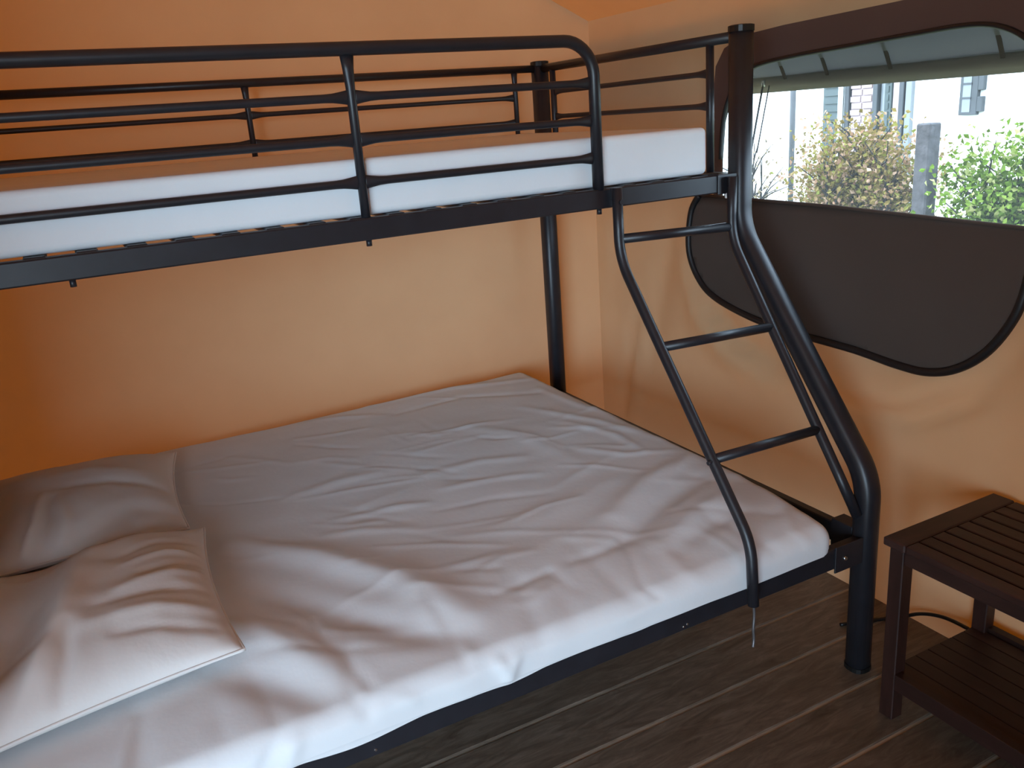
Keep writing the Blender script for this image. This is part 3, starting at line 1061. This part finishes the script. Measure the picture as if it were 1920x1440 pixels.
# ------------------------------------------------------------------ bedside table
TX0, TX1, TY1, TY0 = -0.107, 0.268, -1.580, -2.08
tb = thing('side_table', ((TX0 + TX1) / 2, (TY0 + TY1) / 2, 0), 'dark reddish wooden side table with slatted top beside the bed', 'table')
ZTB = 0.460
box('tabletop_frame', TX0, TX1, TY1 - 0.055, TY1, ZTB - 0.020, ZTB, TABLEWOOD_X, tb, 0.003)
box('tabletop_frame', TX0, TX1, TY0, TY0 + 0.055, ZTB - 0.020, ZTB, TABLEWOOD_X, tb, 0.003)
nsl = 9
sw = (TX1 - TX0) / nsl
s0 = None
for i in range(nsl):
    xa, xb = TX0 + sw * i + 0.0025, TX0 + sw * (i + 1) - 0.0025
    if s0 is None:
        v, f = box_vf(xa, xb, TY0 + 0.057, TY1 - 0.057, ZTB - 0.018, ZTB - 0.001, 0.002)
        s0 = mk('tabletop_slat', v, f, TABLEWOOD_Y, tb)
    else:
        copy_part(s0, tb, ((xa + xb) / 2, (TY0 + TY1) / 2, ZTB - 0.0095))
for xa in (TX0 + 0.012, TX1 - 0.047):
    for ya in (TY1 - 0.045, TY0 + 0.010):
        box('leg', xa, xa + 0.035, ya, ya + 0.035, 0.0, ZTB - 0.020, TABLEWOOD_Z, tb, 0.002)
box('apron', TX0 + 0.016, TX0 + 0.034, TY0 + 0.045, TY1 - 0.045, ZTB - 0.055, ZTB - 0.020, TABLEWOOD_Y, tb, 0.001)
box('apron', TX1 - 0.034, TX1 - 0.016, TY0 + 0.045, TY1 - 0.045, ZTB - 0.055, ZTB - 0.020, TABLEWOOD_Y, tb, 0.001)
box('apron', TX0 + 0.047, TX1 - 0.047, TY1 - 0.036, TY1 - 0.018, ZTB - 0.045, ZTB - 0.020, TABLEWOOD_X, tb, 0.001)
box('shelf_rail', TX0 + 0.012, TX0 + 0.034, TY0 + 0.045, TY1 - 0.045, 0.085, 0.125, TABLEWOOD_Y, tb, 0.001)
box('shelf_rail', TX1 - 0.034, TX1 - 0.012, TY0 + 0.045, TY1 - 0.045, 0.085, 0.125, TABLEWOOD_Y, tb, 0.001)
s0 = None
for i in range(7):
    w_ = (TX1 - TX0 - 0.072) / 7
    xa, xb = TX0 + 0.036 + w_ * i + 0.001, TX0 + 0.036 + w_ * (i + 1) - 0.001
    if s0 is None:
        v, f = box_vf(xa, xb, TY0 + 0.012, TY1 - 0.012, 0.100, 0.115, 0.001)
        s0 = mk('shelf_slat', v, f, TABLEWOOD_Y, tb)
    else:
        copy_part(s0, tb, ((xa + xb) / 2, (TY0 + TY1) / 2, 0.1075))
cable = sweep('power_cable', smooth_poly([(0.10, -1.30, 0.006), (0.18, -1.33, 0.006), (0.245, -1.365, 0.010), (0.262, -1.42, 0.045), (0.268, -1.48, 0.066), (0.262, -1.545, 0.075),
                                          (0.255, -1.565, 0.072), (0.248, -1.568, 0.02), (0.24, -1.566, 0.006), (0.235, -1.53, 0.0055)]), 0.005, RUBBER, segs=8)
tag(cable, 'black power cable looping along the wall behind the side table', 'cable')

# ------------------------------------------------------------------ outside the window
gz = -0.35
gr = box('ground', -14, 22, -14, 22, gz - 0.05, gz, GROUND)
tag(gr, 'grassy ground outside the tent', 'ground', kind='structure')

# awning hung outside above the window
aw = thing('awning', (0.55, -1.0, 1.40), 'grey canvas awning seen through the top of the window', 'awning')
V, F = [], []
n, m = 12, 50
AX0, AZ0, AX1, AZ1 = 0.310, 1.640, 0.430, 1.445
for i in range(n + 1):
    t = i / n
    for j in range(m + 1):
        y = 0.5 - 3.2 * j / m
        V.append((AX0 + (AX1 - AX0) * t, y, AZ0 + (AZ1 - AZ0) * t - 0.02 * math.sin(math.pi * t) + 0.006 * noise.noise(Vector((t * 3, y * 4, 0)))))
for i in range(n):
    for j in range(m):
        a = i * (m + 1) + j
        F.append([a, a + 1, a + m + 2, a + m + 1])
o = mk('awning_cloth', V, F, GREY_CANVAS, aw, smooth=True)
V, F = [], []
for j in range(m + 1):
    y = 0.5 - 3.2 * j / m
    w_ = 0.004 * noise.noise(Vector((y * 5, 3, 1)))
    V += [(AX1 - 0.004, y, AZ1 + 0.012), (AX1 + 0.006 + w_, y, AZ1 - 0.012), (AX1 + w_, y, AZ1 - 0.040), (AX1 - 0.010 + w_, y, AZ1 - 0.012)]
for j in range(m):
    for k in range(4):
        a, b = 4 * j + k, 4 * j + (k + 1) % 4
        F.append([a, b, b + 4, a + 4])
mk('awning_hem', V, F, HEM_CANVAS, aw, smooth=True)
for y in (-0.725, -0.885, -1.095, -1.40):
    v, f = box_vf(0, 1, y - 0.006, y + 0.006, -0.002, 0.002)
    v = [(AX0 + 0.01 + (AX1 - AX0 - 0.02) * x, yy, AZ0 + (AZ1 - AZ0) * x - 0.020 * math.sin(math.pi * x) - 0.004 + zz) for x, yy, zz in v]
    mk('awning_seam', v, f, FLAP, aw)
sweep('awning_strut', [(0.322, -0.690, 1.235), (0.405, -0.650, 1.430)], 0.003, POLEGREY, aw, segs=8)
sweep('awning_strut', [(0.332, -0.705, 1.235), (0.415, -0.665, 1.425)], 0.002, POLEGREY, aw, segs=8)
b = sweep('strut_end', [(0.404, -0.652, 1.425), (0.408, -0.648, 1.440)], 0.006, STEEL, aw, segs=8)

# house
HXF = 7.0
hs = thing('house', (8.5, 4.0, gz), 'white rendered house across the garden', 'house')
box('house_wall', HXF, HXF + 4, -4.0, 13.0, gz, 3.6, HOUSEWALL, hs)
v = [(HXF - 0.5, -4.5, 3.5), (HXF + 4.5, -4.5, 3.5), (HXF + 2, -4.5, 5.0), (HXF - 0.5, 13.5, 3.5), (HXF + 4.5, 13.5, 3.5), (HXF + 2, 13.5, 5.0)]
mk('roof', v, [[0, 1, 2], [3, 5, 4], [0, 2, 5, 3], [1, 4, 5, 2], [0, 3, 4, 1]], ROOFTILE, hs)


def panel(name, ya, yb, za, zb, mat, d=0.06):
    return box(name, HXF - d, HXF + 0.02, min(ya, yb), max(ya, yb), za, zb, mat, hs, 0.005)


def shutter(ya, yb):
    ya, yb = min(ya, yb), max(ya, yb)
    s = panel('shutter', ya, yb, 0.0, 2.3, SHUTTER, 0.05)
    nsl = 24
    f0 = None
    for i in range(nsl):
        z = 0.06 + i * (2.2 / nsl)
        if f0 is None:
            v, f = box_vf(HXF - 0.062, HXF - 0.045, ya + 0.03, yb - 0.03, z, z + 0.065)
            f0 = mk('shutter_slat', v, f, SHUTTER, s)
            l0 = WPOS[f0.name].copy()
        else:
            copy_part(f0, s, (l0.x, l0.y, z + 0.0325))


shutter(4.96, 5.23)
sweep('downpipe', [(HXF - 0.09, 4.925, gz), (HXF - 0.09, 4.925, 3.5)], 0.03, PIPE, hs, segs=10)
panel('door_frame', 4.825, 4.885, gz, 2.3, DARKFRAME, 0.07)
cl = panel('brick_cladding', 4.49, 4.82, gz, 2.3, PINK, 0.03)
br0 = None
for i in range(26):
    for j in range(2):
        z = gz + 0.03 + i * 0.075
        y = 4.50 + (0.16 if j else 0.0) + (0.02 if i % 2 else 0.0)
        if br0 is None:
            v, f = box_vf(HXF - 0.045, HXF - 0.028, y, y + 0.14, z, z + 0.062)
            br0 = mk('brick', v, f, PINK, cl)
            lb = WPOS[br0.name].copy()
        else:
            copy_part(br0, cl, (lb.x, y + 0.07, z + 0.031))
panel('door_frame', 4.42, 4.485, gz, 2.3, DARKFRAME, 0.07)
panel('pane', 4.34, 4.41, gz, 2.3, PANE, 0.02)
shutter(4.243, 4.335)
cl2 = panel('brick_cladding', 4.135, 4.24, gz, 2.3, PINK, 0.03)
panel('door_frame', 4.07, 4.13, gz, 2.3, DARKFRAME, 0.07)
panel('shutter', 3.98, 4.06, 0.0, 2.3, PANE, 0.05)
w = panel('window', 3.20, 3.40, 1.06, 1.95, DARKFRAME, 0.05)
box('pane', HXF - 0.056, HXF - 0.045, 3.27, 3.36, 1.09, 1.92, PANE, w)
for z in (1.22, 1.36, 1.50):
    box('glazing_bar', HXF - 0.062, HXF - 0.050, 3.265, 3.365, z, z + 0.02, DARKFRAME, w)
s_ = panel('window_shutter', 3.14, 3.20, 1.09, 1.24, DARKFRAME, 0.05)
panel('window_shutter', 3.14, 3.20, 1.30, 1.90, DARKFRAME, 0.05)

pole = sweep('pole', [(5.0, 3.79, gz), (5.0, 3.79, 2.6)], 0.028, POLEGREY, segs=10)
tag(pole, 'thin grey pole in front of the white house', 'pole')
v, f = box_vf(2.55, 2.64, 0.385, 0.475, gz, 1.20, 0.008)
fp = mk('fence_post', v, f, POSTWOOD)
tag(fp, 'weathered grey wooden post among the shrubs', 'post')


# ------------------------------------------------------------------ shrubs
def shrub(name, cx, cy, rx, ry, top, nleaf, mat, label, seed, leaf=0.030, nstem=9, lean=0.0, lift=0.0):
    rnd = random.Random(seed)
    t = thing(name, (cx, cy, gz), label, 'shrub', 'shrubs outside the window')
    parts = []
    tips = []
    H = top - gz
    for s in range(nstem):
        a = rnd.uniform(0, 2 * math.pi)
        rr = math.sqrt(rnd.random())
        end = Vector((cx + rx * rr * math.cos(a), cy + ry * rr * math.sin(a) + lean, gz + H * rnd.uniform(0.78, 1.0) * (1 - 0.25 * rr * rr)))
        st = Vector((cx + 0.2 * rx * math.cos(a), cy + 0.2 * ry * math.sin(a), gz))
        md_ = st.lerp(end, 0.5) + Vector((rnd.uniform(-.06, .06), rnd.uniform(-.08, .08), 0.05))
        pth = smooth_poly([st, md_, end], 5)
        nn = len(pth)
        parts.append(sweep_vf(pth, [0.014 * (1 - 0.8 * i / (nn - 1)) for i in range(nn)], None, 6))
        for b in range(5):
            q = pth[rnd.randint(4, nn - 2)]
            e2 = q + Vector((rnd.uniform(-.18, .18), rnd.uniform(-.22, .22), rnd.uniform(0.08, 0.30)))
            e2.z = min(e2.z, top)
            e2.y = max(cy - ry - 0.05, min(cy + ry + 0.05, e2.y))
            parts.append(sweep_vf([q, q.lerp(e2, 0.5) + Vector((0, 0, 0.02)), e2], [0.006, 0.0045, 0.002], None, 5))
            tips += [q, e2, q.lerp(e2, 0.5)]
        tips += pth[4:]
    v, f = merge(parts)
    mk('branches', v, f, BARK, t)
    V, F = [], []
    for i in range(nleaf):
        c = rnd.choice(tips)
        p = c + Vector((rnd.gauss(0, .07), rnd.gauss(0, .08), rnd.gauss(0, .07)))
        p.y = max(cy - ry - 0.05, min(cy + ry + 0.05, p.y))
        if p.z > top + 0.03 or p.z < gz + 0.25 + lift:
            continue
        d = Vector((rnd.gauss(0, 1), rnd.gauss(0, 1), rnd.gauss(0.3, 0.8))).normalized()
        s = d.cross(Vector((rnd.gauss(0, 1), rnd.gauss(0, 1), rnd.gauss(0, 1)))).normalized()
        L_ = leaf * rnd.uniform(0.6, 1.3)
        nrm = d.cross(s) * 0.15 * L_
        k = len(V)
        V += [tuple(p), tuple(p + d * L_ * 0.5 + s * L_ * 0.33 + nrm), tuple(p + d * L_), tuple(p + d * L_ * 0.5 - s * L_ * 0.33 + nrm)]
        F.append([k, k + 1, k + 2, k + 3])
    fo_ = mk('leaves', V, F, mat, t)
    fo_['kind'] = 'stuff'
    return t


shrub('shrub', 2.75, 1.01, 0.26, 0.44, 1.24, 19000, LEAF_BROWN, 'brownish flowering shrub left of the wooden post', 11, 0.032, 30)
shrub('shrub', 2.75, -0.15, 0.26, 0.44, 1.18, 19000, LEAF_GREEN, 'leafy green shrub right of the wooden post', 23, 0.036, 30)
shrub('shrub', 2.70, 1.98, 0.22, 0.36, 1.18, 700, LEAF_DRY, 'sparse twiggy shrub nearest the bed post', 37, 0.030, 14, lift=0.3)
shrub('shrub', 2.75, -1.22, 0.26, 0.42, 1.15, 9000, LEAF_GREEN, 'green shrub at the far right edge of the window', 53, 0.036, 20)
